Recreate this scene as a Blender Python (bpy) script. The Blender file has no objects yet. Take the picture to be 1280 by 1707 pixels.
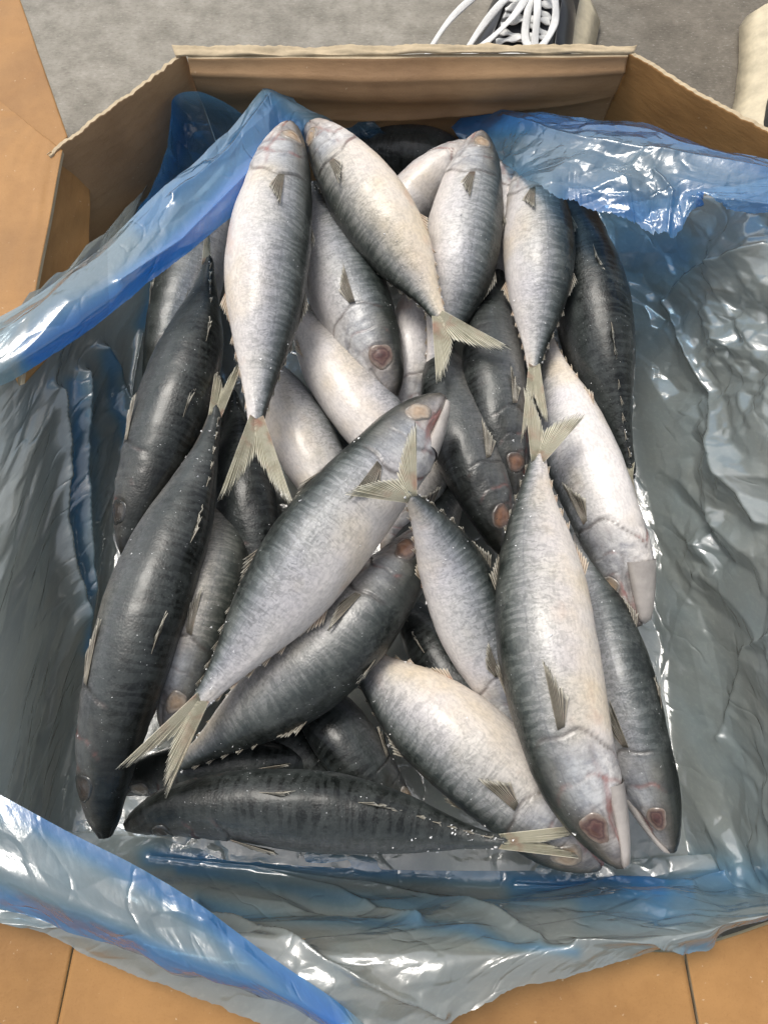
import bpy, math, random
import numpy as np
from mathutils import Vector

random.seed(7); rng = np.random.default_rng(7)
SC = bpy.context.scene
COL = SC.collection

# ------------------------------------------------------------------ camera
F = 1283.0; PITCH = math.radians(68); CZ = 0.64
cam_d = bpy.data.cameras.new("camera"); cam = bpy.data.objects.new("camera", cam_d); COL.objects.link(cam)
cam.location = (0, 0, CZ); cam.rotation_euler = (math.pi / 2 - PITCH, 0, 0)
cam_d.sensor_fit = 'HORIZONTAL'; cam_d.sensor_width = 36; cam_d.lens = 36 * F / 1280
cam_d.clip_start = 0.01; cam_d.clip_end = 200
SC.camera = cam
SC.render.resolution_x = 767; SC.render.resolution_y = 1024
# ------------------------------------------------------------------ light
SUN_EL, SUN_AZ = math.radians(64), math.radians(-42)      # azimuth from +Y, negative = to the left
w = bpy.data.worlds.new("World"); SC.world = w; w.use_nodes = True
nt = w.node_tree; sky = nt.nodes.new("ShaderNodeTexSky"); sky.sky_type = 'NISHITA'; sky.sun_disc = False
sky.sun_elevation = SUN_EL; sky.sun_rotation = SUN_AZ; sky.air_density = 1.0; sky.dust_density = 4.0; sky.ozone_density = 0.6
hs = nt.nodes.new("ShaderNodeHueSaturation"); hs.inputs["Saturation"].default_value = .35   # white overcast
nt.links.new(sky.outputs[0], hs.inputs["Color"]); nt.links.new(hs.outputs[0], nt.nodes["Background"].inputs[0]); nt.nodes["Background"].inputs[1].default_value = 0.145
sd = bpy.data.lights.new("sun", 'SUN'); sd.energy = 1.35; sd.angle = math.radians(26); sd.color = (1, .95, .86)
sun = bpy.data.objects.new("sun", sd); COL.objects.link(sun)
sdir = Vector((math.sin(SUN_AZ) * math.cos(SUN_EL), math.cos(SUN_AZ) * math.cos(SUN_EL), math.sin(SUN_EL)))
sun.rotation_euler = sdir.to_track_quat('Z', 'Y').to_euler(); sun.location = (0, 0, 3)
SC.view_settings.view_transform = 'Standard'; SC.view_settings.look = 'None'
SC.view_settings.exposure = 0.48; SC.view_settings.gamma = 1
SC.cycles.max_bounces = 8; SC.cycles.transparent_max_bounces = 16

# ------------------------------------------------------------------ helpers
CP = np.array([0, 0, CZ]); FW = np.array([0, math.cos(PITCH), -math.sin(PITCH)]); UPV = np.array([0, math.sin(PITCH), math.cos(PITCH)])
def at(px, py, z):
    """the point at height z that the photograph shows at pixel px, py"""
    r = FW + np.array([1.0, 0, 0]) * (px - 640) / F + UPV * (853.5 - py) / F
    return CP + r * ((z - CZ) / r[2])
def to_px(P):
    d = P - CP; dz = d @ FW
    return 640 + F * d[..., 0] / dz, 853.5 - F * (d @ UPV) / dz
def sstep(a, b, x):
    t = np.clip((x - a) / (b - a), 0, 1); return t * t * (3 - 2 * t)
_perm = rng.permutation(256); _perm = np.concatenate([_perm, _perm, _perm]); _g = rng.normal(size=(256, 2)); _g /= np.linalg.norm(_g, axis=1)[:, None]
def noise2(x, y, seed=0):
    x = np.asarray(x, float) + seed * 17.31; y = np.asarray(y, float) + seed * 9.77
    xi = np.floor(x).astype(int); yi = np.floor(y).astype(int); xf = x - xi; yf = y - yi
    def gr(ix, iy, dx, dy):
        g = _g[_perm[_perm[ix & 255] + (iy & 255)] & 255]; return g[..., 0] * dx + g[..., 1] * dy
    u = xf * xf * xf * (xf * (xf * 6 - 15) + 10); v = yf * yf * yf * (yf * (yf * 6 - 15) + 10)
    a = gr(xi, yi, xf, yf); b = gr(xi + 1, yi, xf - 1, yf); c = gr(xi, yi + 1, xf, yf - 1); d = gr(xi + 1, yi + 1, xf - 1, yf - 1)
    return (a + u * (b - a)) * (1 - v) + (c + u * (d - c)) * v
def spline(pts, n, k=None):
    """Catmull-Rom through pts, resampled evenly by arc length"""
    p = np.array(pts, float); p = np.vstack([2 * p[0] - p[1], p, 2 * p[-1] - p[-2]]); out = []
    for i in range(1, len(p) - 2):
        t = np.linspace(0, 1, 24, endpoint=False)[:, None]
        a, b, c, d = p[i - 1], p[i], p[i + 1], p[i + 2]
        out.append(.5 * ((2 * b) + (c - a) * t + (2 * a - 5 * b + 4 * c - d) * t ** 2 + (3 * b - a - 3 * c + d) * t ** 3))
    out.append(p[-2][None]); o = np.vstack(out)
    L = np.concatenate([[0], np.cumsum(np.linalg.norm(np.diff(o, axis=0), axis=1))])
    q = np.linspace(0, L[-1], n); return np.stack([np.interp(q, L, o[:, j]) for j in range(o.shape[1])], 1)
def grid_faces(nu, nv, wrap=False):
    i, j = np.meshgrid(np.arange(nu - 1), np.arange(nv if wrap else nv - 1), indexing='ij')
    a = i * nv + j; b = i * nv + (j + 1) % nv; c = (i + 1) * nv + (j + 1) % nv; d = (i + 1) * nv + j
    return np.stack([a, b, c, d], -1).reshape(-1, 4)
def mesh_obj(name, V, Fc, mat, parent=None, smooth=True, attrs=None, origin=None):
    V = np.asarray(V, float)
    if parent is not None and origin is None: origin = np.array(parent.location)
    if origin is not None: V = V - np.asarray(origin)
    me = bpy.data.meshes.new(name)
    if isinstance(Fc, np.ndarray):
        me.vertices.add(len(V)); me.vertices.foreach_set('co', V.ravel())
        k = Fc.shape[1]; me.loops.add(Fc.size); me.loops.foreach_set('vertex_index', Fc.ravel().astype(np.int32))
        me.polygons.add(len(Fc)); me.polygons.foreach_set('loop_start', np.arange(0, Fc.size, k, dtype=np.int32))
        me.update(calc_edges=True)
    else:
        me.from_pydata([tuple(v) for v in V], [], Fc); me.update()
    me.validate()
    if smooth: me.polygons.foreach_set('use_smooth', [True] * len(me.polygons))
    for k2, v in (attrs or {}).items():
        v = np.asarray(v, float)
        if v.ndim == 2: at_ = me.attributes.new(k2, 'FLOAT_VECTOR', 'POINT'); at_.data.foreach_set('vector', v.ravel())
        else: at_ = me.attributes.new(k2, 'FLOAT', 'POINT'); at_.data.foreach_set('value', v.ravel())
    if mat: me.materials.append(mat)
    o = bpy.data.objects.new(name, me); COL.objects.link(o)
    if parent is not None: o.parent = parent
    elif origin is not None: o.location = origin
    return o
def thing(name, label, cat, loc, group=None):
    o = bpy.data.objects.new(name, None); COL.objects.link(o); o.location = tuple(loc); o.empty_display_size = .02
    o['label'] = label; o['category'] = cat
    if group: o['group'] = group
    return o
def solidify(o, t, off=-1):
    m = o.modifiers.new('thick', 'SOLIDIFY'); m.thickness = t; m.offset = off; return o

# ------------------------------------------------------------------ materials
class NT:
    def __init__(s, name):
        s.m = bpy.data.materials.new(name); s.m.use_nodes = True; s.t = s.m.node_tree; s.b = s.t.nodes['Principled BSDF']; s.out = s.t.nodes['Material Output']
    def n(s, typ, **kw):
        o = s.t.nodes.new(typ)
        for k, v in kw.items():
            if k.startswith('i_'): o.inputs[k[2:].replace('_', ' ')].default_value = v
            else: setattr(o, k, v)
        return o
    def l(s, a, b): s.t.links.new(a, b)
    def attr(s, name, typ='GEOMETRY'): return s.n('ShaderNodeAttribute', attribute_name=name, attribute_type=typ)
    def mth(s, op, a, b=None, c=None, clamp=False):
        o = s.n('ShaderNodeMath', operation=op, use_clamp=clamp)
        for i, v in enumerate((a, b, c)):
            if v is None: continue
            if isinstance(v, (int, float)): o.inputs[i].default_value = v
            else: s.l(v, o.inputs[i])
        return o.outputs[0]
    def mix(s, fac, a, b, mode='MIX'):
        o = s.n('ShaderNodeMix', data_type='RGBA', blend_type=mode); o.clamp_factor = True
        for sock, v in ((o.inputs['Factor'], fac), (o.inputs['A'], a), (o.inputs['B'], b)):
            if isinstance(v, (int, float)): sock.default_value = v
            elif isinstance(v, tuple): sock.default_value = (*v, 1) if len(v) == 3 else v
            else: s.l(v, sock)
        return next(q for q in o.outputs if q.type == 'RGBA')
    def ramp(s, x, stops, interp='LINEAR'):
        o = s.n('ShaderNodeValToRGB'); cr = o.color_ramp; cr.interpolation = interp
        while len(cr.elements) < len(stops): cr.elements.new(.5)
        for e, (p, c) in zip(cr.elements, stops):
            e.position = p; e.color = (c, c, c, 1) if isinstance(c, (int, float)) else (*c, 1)
        s.l(x, o.inputs[0]); return o.outputs[0]
    def noise(s, vec, scale, detail=4, rough=.55, dist=0.0):
        o = s.n('ShaderNodeTexNoise'); o.inputs['Scale'].default_value = scale; o.inputs['Detail'].default_value = detail
        o.inputs['Roughness'].default_value = rough; o.inputs['Distortion'].default_value = dist
        if vec is not None: s.l(vec, o.inputs['Vector'])
        return o.outputs['Fac']
    def mapv(s, vec, scale):
        o = s.n('ShaderNodeMapping'); s.l(vec, o.inputs[0]); o.inputs['Scale'].default_value = scale; return o.outputs[0]
    def bump(s, h, strength, dist, prev=None):
        o = s.n('ShaderNodeBump'); o.inputs['Strength'].default_value = strength; o.inputs['Distance'].default_value = dist
        s.l(h, o.inputs['Height'])
        if prev is not None: s.l(prev, o.inputs['Normal'])
        return o.outputs[0]
    def set(s, **kw):
        for k, v in kw.items():
            sock = s.b.inputs[k.replace('_', ' ')]
            if isinstance(v, (int, float, tuple)): sock.default_value = (*v, 1) if isinstance(v, tuple) and len(v) == 3 else v
            else: s.l(v, sock)

def mat_fish():
    m = NT('mackerel_skin')
    s_, v_, rest = m.attr('along').outputs['Fac'], m.attr('girth').outputs['Fac'], m.attr('rest').outputs['Vector']
    dark = m.attr('dark', 'OBJECT').outputs['Fac']; warm = m.attr('warm', 'OBJECT').outputs['Fac']; seed = m.attr('seed', 'OBJECT').outputs['Vector']
    add = m.n('ShaderNodeVectorMath', operation='ADD'); m.l(rest, add.inputs[0]); m.l(seed, add.inputs[1]); P = add.outputs[0]
    big = m.noise(P, 14, 3); mid = m.noise(P, 55, 4, .6); fine = m.noise(m.mapv(P, (.6, 1.3, 1.3)), 420, 3, .6); mot = m.noise(m.mapv(P, (1.6, .8, .8)), 190, 3, .6, 1.2)
    vv = m.mth('ADD', v_, m.mth('MULTIPLY', m.mth('SUBTRACT', big, .5), .13))
    vv = m.mth('ADD', vv, m.mth('MULTIPLY', m.mth('SUBTRACT', mid, .5), .10))
    base = m.ramp(vv, [(0, (.007, .010, .009)), (.12, (.013, .017, .015)), (.20, (.030, .038, .035)), (.27, (.09, .105, .105)), (.39, (.28, .29, .30)), (.54, (.46, .45, .44)), (.72, (.62, .585, .555)), (1, (.68, .635, .60))])
    # wavy bars down the back and flank
    wv = m.n('ShaderNodeTexWave', wave_type='BANDS', bands_direction='X'); m.l(m.mapv(P, (1, .35, .35)), wv.inputs['Vector'])
    wv.inputs['Scale'].default_value = 46; wv.inputs['Distortion'].default_value = 11; wv.inputs['Detail'].default_value = 3; wv.inputs['Detail Scale'].default_value = 1.6
    barm = m.ramp(v_, [(0, .5), (.10, .9), (.28, 1), (.42, .35), (.52, 0)])
    bars = m.mth('MULTIPLY', m.ramp(wv.outputs['Fac'], [(.45, 0), (.57, 1)]), barm)
    barc = m.mix(m.mth('MULTIPLY', bars, .72), base, m.mix(1.0, base, (.28, .33, .33), 'MULTIPLY'))
    # reticulated spots on the flank
    spotm = m.ramp(v_, [(.06, .25), (.22, .8), (.45, 1), (.62, .6), (.8, .1)])
    spots = m.mth('MULTIPLY', m.ramp(mot, [(.49, 0), (.565, 1)]), spotm)
    c = m.mix(m.mth('MULTIPLY', spots, .62), barc, m.mix(1.0, base, (.45, .47, .46), 'MULTIPLY'))
    # pale mottling / dried slime on the dark back
    slm = m.mth('MULTIPLY', m.ramp(mid, [(.45, 0), (.72, 1)]), m.ramp(v_, [(0, .55), (.25, .8), (.5, 0)]))
    c = m.mix(m.mth('MULTIPLY', slm, .42), c, (.15, .16, .145))
    gm = m.mth('MULTIPLY', m.ramp(m.noise(P, 330, 4, .72, .5), [(.45, 0), (.60, 1)]), m.mth('MULTIPLY', m.ramp(v_, [(0, .8), (.35, 1), (.55, 0)]), m.ramp(m.noise(P, 42, 3, .6), [(.38, .1), (.62, 1)])))
    c = m.mix(m.mth('MULTIPLY', gm, .24), c, (.19, .205, .195))
    # violet / blue / yellow iridescence
    irm = m.mth('MULTIPLY', m.ramp(v_, [(.30, 0), (.45, 1), (.68, .8), (.85, .2)]), m.ramp(m.noise(P, 22, 2), [(.42, 0), (.62, 1)]))
    c = m.mix(m.mth('MULTIPLY', irm, .35), c, m.mix(1.0, c, (.92, .92, 1.10), 'MULTIPLY'))
    yl = m.mth('MULTIPLY', m.ramp(m.noise(P, 17, 3), [(.5, 0), (.7, 1)]), m.ramp(v_, [(.35, 0), (.6, 1)]))
    c = m.mix(m.mth('MULTIPLY', m.mth('ADD', yl, warm), .6), c, m.mix(1.0, c, (1.0, .88, .66), 'MULTIPLY'))
    # fine scale speckle
    c = m.mix(m.mth('MULTIPLY', m.ramp(fine, [(.44, 0), (.60, 1)]), .30), c, m.mix(1.0, c, (.5, .5, .52), 'MULTIPLY'))
    # head: silver-blue gill cover, olive crown, brownish snout
    hd = m.ramp(s_, [(0, 1), (.235, 1), (.28, 0)])
    hc = m.ramp(vv, [(0, (.012, .015, .012)), (.20, (.04, .045, .038)), (.32, (.16, .16, .145)), (.48, (.36, .37, .38)), (.68, (.56, .55, .54)), (1, (.68, .63, .58))])
    hc = m.mix(m.ramp(m.noise(P, 75, 4, .6, .6), [(.42, 0), (.66, 1)]), hc, m.mix(1.0, hc, (.55, .56, .60), 'MULTIPLY'))
    hc = m.mix(m.mth('MULTIPLY', m.ramp(s_, [(.03, 1), (.13, 0)]), .55), hc, m.mix(1.0, hc, (.72, .55, .42), 'MULTIPLY'))
    ob = m.attr('orbit').outputs['Fac']; hc = m.mix(m.mth('MULTIPLY', ob, .6), hc, m.mix(1.0, hc, (.62, .46, .33), 'MULTIPLY'))
    hfine = m.noise(P, 260, 4, .65, .8); hc = m.mix(m.mth('MULTIPLY', m.ramp(hfine, [(.42, 0), (.62, 1)]), .4), hc, m.mix(1.0, hc, (.5, .48, .46), 'MULTIPLY'))
    hc = m.mix(m.ramp(s_, [(0, .85), (.012, .7), (.032, 0)]), hc, (.03, .026, .022))
    c = m.mix(hd, c, hc)
    ch = m.n('ShaderNodeTexWave', wave_type='BANDS', bands_direction='X'); m.l(m.mapv(P, (1, .5, .2)), ch.inputs['Vector']); ch.inputs['Scale'].default_value = 120; ch.inputs['Distortion'].default_value = 5; ch.inputs['Detail'].default_value = 2; ch.inputs['Detail Scale'].default_value = 2.5
    chm = m.mth('MULTIPLY', m.ramp(ch.outputs['Fac'], [(.4, 0), (.8, 1)]), m.mth('MULTIPLY', m.ramp(v_, [(.1, 1), (.5, .7), (.8, .1)]), m.ramp(m.noise(P, 27, 2), [(.4, .15), (.65, 1)])))
    c = m.mix(m.mth('MULTIPLY', chm, .34), c, m.mix(1.0, c, (.45, .47, .50), 'MULTIPLY'))
    bruise = m.mth('MULTIPLY', m.ramp(m.noise(P, 31, 3), [(.60, 0), (.72, 1)]), m.ramp(v_, [(.45, 0), (.75, 1)]))
    c = m.mix(m.mth('MULTIPLY', bruise, .30), c, (.58, .32, .20))
    # creases (gill slit, jaw line) and dark factor
    cr = m.attr('crease').outputs['Fac']
    c = m.mix(m.mth('MULTIPLY', cr, .72), c, (.06, .05, .045))
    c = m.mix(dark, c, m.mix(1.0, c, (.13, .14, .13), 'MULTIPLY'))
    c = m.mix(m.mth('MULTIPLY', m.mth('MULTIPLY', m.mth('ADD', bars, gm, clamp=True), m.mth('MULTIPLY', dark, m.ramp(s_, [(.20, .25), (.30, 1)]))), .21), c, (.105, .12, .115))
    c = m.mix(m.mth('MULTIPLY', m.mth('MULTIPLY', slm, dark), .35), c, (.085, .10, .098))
    blood = m.mth('MULTIPLY', m.mth('MULTIPLY', cr, hd), m.ramp(m.noise(P, 48, 3), [(.48, 0), (.62, 1)])); c = m.mix(m.mth('MULTIPLY', blood, .7), c, (.36, .10, .08))
    lat = m.mth('MULTIPLY', m.ramp(m.mth('ADD', v_, m.mth('MULTIPLY', m.mth('SUBTRACT', mid, .5), .02)), [(.385, 0), (.395, 1), (.405, 0)]), m.ramp(m.noise(P, 300, 1), [(.42, 0), (.5, 1)]))
    c = m.mix(m.mth('MULTIPLY', lat, .45), c, (.07, .075, .08))
    # frost specks
    fr = m.mth('MULTIPLY', m.ramp(m.noise(P, 620, 2, .5), [(.71, 0), (.75, 1)]), m.ramp(mid, [(.48, 0), (.60, 1)]))
    c = m.mix(m.mth('MULTIPLY', fr, .75), c, (.75, .76, .76))
    sc_ = m.n('ShaderNodeTexVoronoi', feature='F1'); m.l(P, sc_.inputs['Vector']); sc_.inputs['Scale'].default_value = 620
    nb = m.bump(sc_.outputs['Distance'], .22, .0006)
    nb = m.bump(mid, .35, .0022, nb); nb = m.bump(fine, .3, .0006, nb)
    m.set(Base_Color=c, Roughness=m.ramp(mid, [(.3, .30), (.7, .52)]), Normal=nb, Coat_Weight=m.ramp(m.noise(P, 34, 3), [(.4, .08), (.65, .42)]), Coat_Roughness=.17, Specular_IOR_Level=m.ramp(v_, [(0, .28), (.4, .5)]))
    return m.m

def mat_fin(name, c1, c2, red=.3):
    m = NT(name); ray = m.attr('ray').outputs['Fac']; w_ = m.attr('reach').outputs['Fac']; tc = m.n('ShaderNodeTexCoord').outputs['Object']
    c = m.mix(m.ramp(ray, [(.25, 0), (.8, 1)]), c1, c2)
    c = m.mix(m.mth('MULTIPLY', m.ramp(m.noise(tc, 90, 2), [(.5, 0), (.68, 1)]), m.mth('MULTIPLY', m.ramp(w_, [(0, 1), (.6, .2)]), red)), c, (.50, .16, .11))
    c = m.mix(m.mth('MULTIPLY', m.ramp(m.noise(tc, 60, 3), [(.35, 1), (.55, 0)]), .5), c, m.mix(1.0, c, (.45, .45, .38), 'MULTIPLY'))
    c = m.mix(m.ramp(w_, [(.82, 0), (1, .6)]), c, (.72, .70, .60))
    m.set(Base_Color=c, Roughness=.42, Normal=m.bump(ray, .6, .0008))
    tr = m.n('ShaderNodeBsdfTranslucent'); m.l(c, tr.inputs[0]); tp = m.n('ShaderNodeBsdfTransparent'); mx = m.n('ShaderNodeMixShader'); mx.inputs[0].default_value = .2
    m.l(m.b.outputs[0], mx.inputs[1]); m.l(tr.outputs[0], mx.inputs[2]); m2 = m.n('ShaderNodeMixShader')
    m.l(m.ramp(ray, [(.1, .45), (.6, .05)]), m2.inputs[0]); m.l(mx.outputs[0], m2.inputs[1]); m.l(tp.outputs[0], m2.inputs[2]); m.l(m2.outputs[0], m.out.inputs[0])
    return m.m

def mat_eye(name, stops, rough=.25):
    m = NT(name); r = m.attr('rad').outputs['Fac']; tc = m.n('ShaderNodeTexCoord').outputs['Object']
    rr = m.mth('ADD', r, m.mth('MULTIPLY', m.mth('SUBTRACT', m.noise(tc, 160, 3), .5), .7))
    c = m.ramp(rr, stops); c = m.mix(m.mth('MULTIPLY', m.ramp(m.noise(tc, 420, 3), [(.45, 0), (.7, 1)]), .35), c, m.mix(1.0, c, (.5, .45, .42), 'MULTIPLY'))
    m.set(Base_Color=c, Roughness=rough, Coat_Weight=.4, Coat_Roughness=.15, Normal=m.bump(m.noise(tc, 260, 3), .4, .0012)); return m.m

def mat_simple(name, col, rough=.5, nscale=None, nstr=.3, bump=0, bscale=100, spec=.5):
    m = NT(name); tc = m.n('ShaderNodeTexCoord').outputs['Object']
    if nscale:
        c = m.mix(m.mth('MULTIPLY', m.ramp(m.noise(tc, nscale, 5, .6), [(.3, 0), (.7, 1)]), nstr), col, tuple(x * .45 for x in col))
    else: c = col
    m.set(Base_Color=c, Roughness=rough, Specular_IOR_Level=spec)
    if bump: m.set(Normal=m.bump(m.noise(tc, bscale, 4), bump, .002))
    return m.m

def mat_card(name, col, dark):
    m = NT(name); tc = m.n('ShaderNodeTexCoord').outputs['Object']; ft = m.attr('flute').outputs['Fac']
    n1 = m.noise(tc, 9, 4, .6); n2 = m.noise(m.mapv(tc, (1, 1, 4)), 38, 4, .65); n3 = m.noise(tc, 700, 2, .6)
    c = m.mix(m.ramp(n1, [(.35, 0), (.68, 1)]), col, dark)
    c = m.mix(m.mth('MULTIPLY', m.ramp(n2, [(.45, 0), (.75, 1)]), .4), c, m.mix(1.0, c, (.66, .60, .52), 'MULTIPLY'))
    c = m.mix(m.mth('MULTIPLY', m.ramp(n3, [(.55, 0), (.75, 1)]), .25), c, m.mix(1.0, c, (.6, .55, .5), 'MULTIPLY'))
    c = m.mix(m.mth('MULTIPLY', m.ramp(m.noise(tc, 240, 2, .5), [(.73, 0), (.77, 1)]), .6), c, (.55, .42, .28))
    c = m.mix(m.mth('MULTIPLY', m.ramp(m.noise(tc, 4.2, 3, .5), [(.52, 0), (.66, 1)]), .5), c, m.mix(1.0, c, (.66, .58, .50), 'MULTIPLY'))   # damp patches
    fl = m.mth('SINE', m.mth('MULTIPLY', ft, 2 * math.pi))
    nb = m.bump(fl, .025, .0005); nb = m.bump(n2, .22, .003, nb); nb = m.bump(n3, .2, .0005, nb)
    m.set(Base_Color=c, Roughness=.62, Normal=nb, Specular_IOR_Level=.35); return m.m

def mat_plastic():
    m = NT('translucent_blue_film'); bl = m.attr('blue').outputs['Fac']; op = m.attr('dense').outputs['Fac']; P = m.attr('flat').outputs['Vector']
    n1 = m.noise(P, 16, 3); n2 = m.noise(P, 70, 4, .6); n3 = m.noise(P, 260, 3, .6)
    blv = m.mth('ADD', bl, m.mth('MULTIPLY', m.mth('SUBTRACT', n1, .5), .22), clamp=True)
    col = m.ramp(blv, [(0, (.34, .375, .36)), (.25, (.21, .33, .40)), (.55, (.08, .27, .52)), (1, (.03, .22, .68))])
    tcol = m.ramp(blv, [(0, (.66, .73, .73)), (.35, (.50, .68, .80)), (1, (.12, .45, .95))])
    # fine crinkle
    v1 = m.n('ShaderNodeTexVoronoi', feature='DISTANCE_TO_EDGE'); wm = m.n('ShaderNodeVectorMath', operation='MULTIPLY_ADD')
    nz = m.n('ShaderNodeTexNoise'); m.l(P, nz.inputs['Vector']); nz.inputs['Scale'].default_value = 30
    m.l(nz.outputs['Color'], wm.inputs[0]); wm.inputs[1].default_value = (.02, .02, .02); m.l(P, wm.inputs[2])
    m.l(wm.outputs[0], v1.inputs['Vector']); v1.inputs['Scale'].default_value = 19
    crk = m.mth('MULTIPLY', m.ramp(v1.outputs['Distance'], [(0, 1), (.06, 0)]), m.ramp(n1, [(.40, 0), (.58, 1)]))
    rid = None
    for sc_, lo in ((11, .955), (27, .94)):
        q = m.noise(wm.outputs[0], sc_, 1.5, .4); rr = m.mth('SUBTRACT', 1.0, m.mth('ABSOLUTE', m.mth('MULTIPLY', m.mth('SUBTRACT', q, .5), 2.6)))
        rr = m.mth('MULTIPLY', m.ramp(rr, [(lo - .05, 0), (lo, .35), (1, 1)]), m.ramp(m.noise(P, 19 + sc_, 2), [(.42, 0), (.60, 1)])); rid = rr if rid is None else m.mth('ADD', rid, rr)
    nb = m.bump(rid, .36, .0015); nb = m.bump(crk, .06, .0012, nb); nb = m.bump(n2, .16, .003, nb); nb = m.bump(n3, .05, .0006, nb)
    col = m.mix(m.mth('MULTIPLY', m.ramp(n3, [(.5, 0), (.72, 1)]), .2), col, m.mix(1.0, col, (1.5, 1.5, 1.4), 'MULTIPLY'))
    m.set(Base_Color=col, Roughness=.24, Normal=nb, Specular_IOR_Level=.95, IOR=1.55, Coat_Weight=.35, Coat_Roughness=.12)
    m.l(nb, m.b.inputs['Coat Normal'])
    tp = m.n('ShaderNodeBsdfTransparent'); m.l(tcol, tp.inputs[0]); mx = m.n('ShaderNodeMixShader')
    a = m.mth('ADD', m.mth('MULTIPLY', op, .60), .26, clamp=True)
    a = m.mth('ADD', a, m.mth('MULTIPLY', m.mth('SUBTRACT', n1, .5), .2), clamp=True)
    tl = m.n('ShaderNodeBsdfTranslucent'); m.l(m.mix(1.0, col, (1.6, 1.6, 1.6), 'MULTIPLY'), tl.inputs[0]); m3 = m.n('ShaderNodeMixShader'); m3.inputs[0].default_value = .40
    m.l(m.b.outputs[0], m3.inputs[1]); m.l(tl.outputs[0], m3.inputs[2])
    m.l(a, mx.inputs[0]); m.l(tp.outputs[0], mx.inputs[1]); m.l(m3.outputs[0], mx.inputs[2])
    gl = m.n('ShaderNodeBsdfGlossy'); gl.inputs['Roughness'].default_value = .11; m.l(nb, gl.inputs['Normal'])
    fr = m.n('ShaderNodeFresnel'); bf = m.n('ShaderNodeNewGeometry').outputs['Backfacing']; m.l(m.mth('SUBTRACT', 1.5, m.mth('MULTIPLY', bf, 1.5 - 1 / 1.5)), fr.inputs[0]); m.l(nb, fr.inputs['Normal']); m4 = m.n('ShaderNodeMixShader')
    m.l(m.mth('ADD', m.mth('MULTIPLY', fr.outputs[0], 1.35), .03, clamp=True), m4.inputs[0]); m.l(mx.outputs[0], m4.inputs[1]); m.l(gl.outputs[0], m4.inputs[2]); m.l(m4.outputs[0], m.out.inputs[0])
    return m.m

def mat_concrete():
    m = NT('worn_concrete'); tc = m.n('ShaderNodeTexCoord').outputs['Object']
    n1 = m.noise(tc, 3.2, 4, .55, .4); n2 = m.noise(tc, 28, 6, .7); n3 = m.noise(m.mapv(tc, (1, 2.2, 1)), 180, 4, .7)
    c = m.ramp(n2, [(.25, (.15, .138, .112)), (.5, (.25, .232, .195)), (.75, (.35, .325, .28))])
    sx = m.n('ShaderNodeSeparateXYZ'); m.l(tc, sx.inputs[0])
    wet = m.mth('ADD', m.ramp(m.mth('ADD', sx.outputs[0], m.mth('MULTIPLY', m.mth('SUBTRACT', n1, .5), .8)), [(.06, 0), (.28, 1)]), 0)   # damp, trodden side
    c = m.mix(m.mth('MULTIPLY', wet, .72), c, m.mix(1.0, c, (.40, .355, .31), 'MULTIPLY'))
    c = m.mix(m.mth('MULTIPLY', m.ramp(n1, [(.40, 1), (.56, 0)]), .35), c, m.mix(1.0, c, (.6, .6, .6), 'MULTIPLY'))
    c = m.mix(m.mth('MULTIPLY', m.ramp(n3, [(.52, 0), (.66, 1)]), .45), c, m.mix(1.0, c, (.55, .53, .5), 'MULTIPLY'))
    c = m.mix(m.mth('MULTIPLY', m.ramp(n3, [(.30, 1), (.40, 0)]), .4), c, (.55, .53, .48))
    nb = m.bump(n2, .5, .004); nb = m.bump(n3, .6, .0015, nb)
    m.set(Base_Color=c, Roughness=.85, Normal=nb); return m.m

M_FISH = mat_fish()
M_TAIL = mat_fin('tail_fin_skin', (.34, .32, .22), (.76, .72, .57), .6)
M_PEC = mat_fin('pectoral_fin_skin', (.15, .14, .12), (.36, .325, .26), .15)
M_PINK = mat_fin('pale_fin_skin', (.45, .36, .28), (.66, .55, .42), .7)
M_EYE = mat_eye('clouded_eye', [(.0, (.40, .30, .21)), (.35, (.34, .25, .17)), (.6, (.36, .29, .22)), (.8, (.22, .185, .15)), (1, (.30, .29, .27))])
M_REDEYE = mat_eye('bloodshot_eye', [(.0, (.045, .02, .017)), (.28, (.085, .035, .03)), (.42, (.13, .07, .055)), (.55, (.065, .03, .026)), (.75, (.17, .115, .09)), (1, (.24, .21, .18))], .3)
M_BROWNEYE = mat_eye('brown_eye', [(.0, (.17, .085, .055)), (.45, (.21, .12, .08)), (.7, (.10, .065, .05)), (1, (.14, .13, .12))])
M_DARKEYE = mat_eye('darkened_eye', [(.0, (.035, .03, .028)), (.5, (.05, .042, .036)), (.8, (.03, .03, .028)), (1, (.04, .042, .04))])
M_JAW = mat_simple('pale_jaw', (.46, .42, .385), .32, 60, .6, .3, 200)
M_FROST = mat_simple('frost', (.8, .8, .79), .5)
M_CARD = mat_card('brown_cardboard', (.36, .188, .064), (.28, .145, .05))
M_CARDIN = mat_card('greyed_inner_cardboard', (.36, .225, .115), (.27, .165, .085))
M_CEDGE = mat_simple('pale_torn_cardboard_edge', (.50, .40, .26), .8, 90, .5, .3, 300)
M_FILM = mat_plastic()
M_CONC = mat_concrete()

# ------------------------------------------------------------------ fish
PS = np.array([0, .012, .03, .06, .115, .20, .28, .36, .46, .54, .62, .70, .78, .86, .92, .97, 1.0])
PH = np.array([.10, .20, .29, .39, .53, .71, .84, .94, 1.0, .99, .93, .81, .62, .40, .265, .175, .165])
PW = np.array([.09, .17, .25, .34, .46, .61, .73, .82, .87, .86, .79, .66, .48, .29, .19, .14, .13])
_fs = np.linspace(0, 1, 400)
def _smooth(y):
    v = np.interp(_fs, PS, y); k = np.ones(13) / 13; return np.convolve(np.pad(v, 6, 'edge'), k, 'valid')
HS, WS = _smooth(PH), _smooth(PW)
NL, NR = 270, 60

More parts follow.
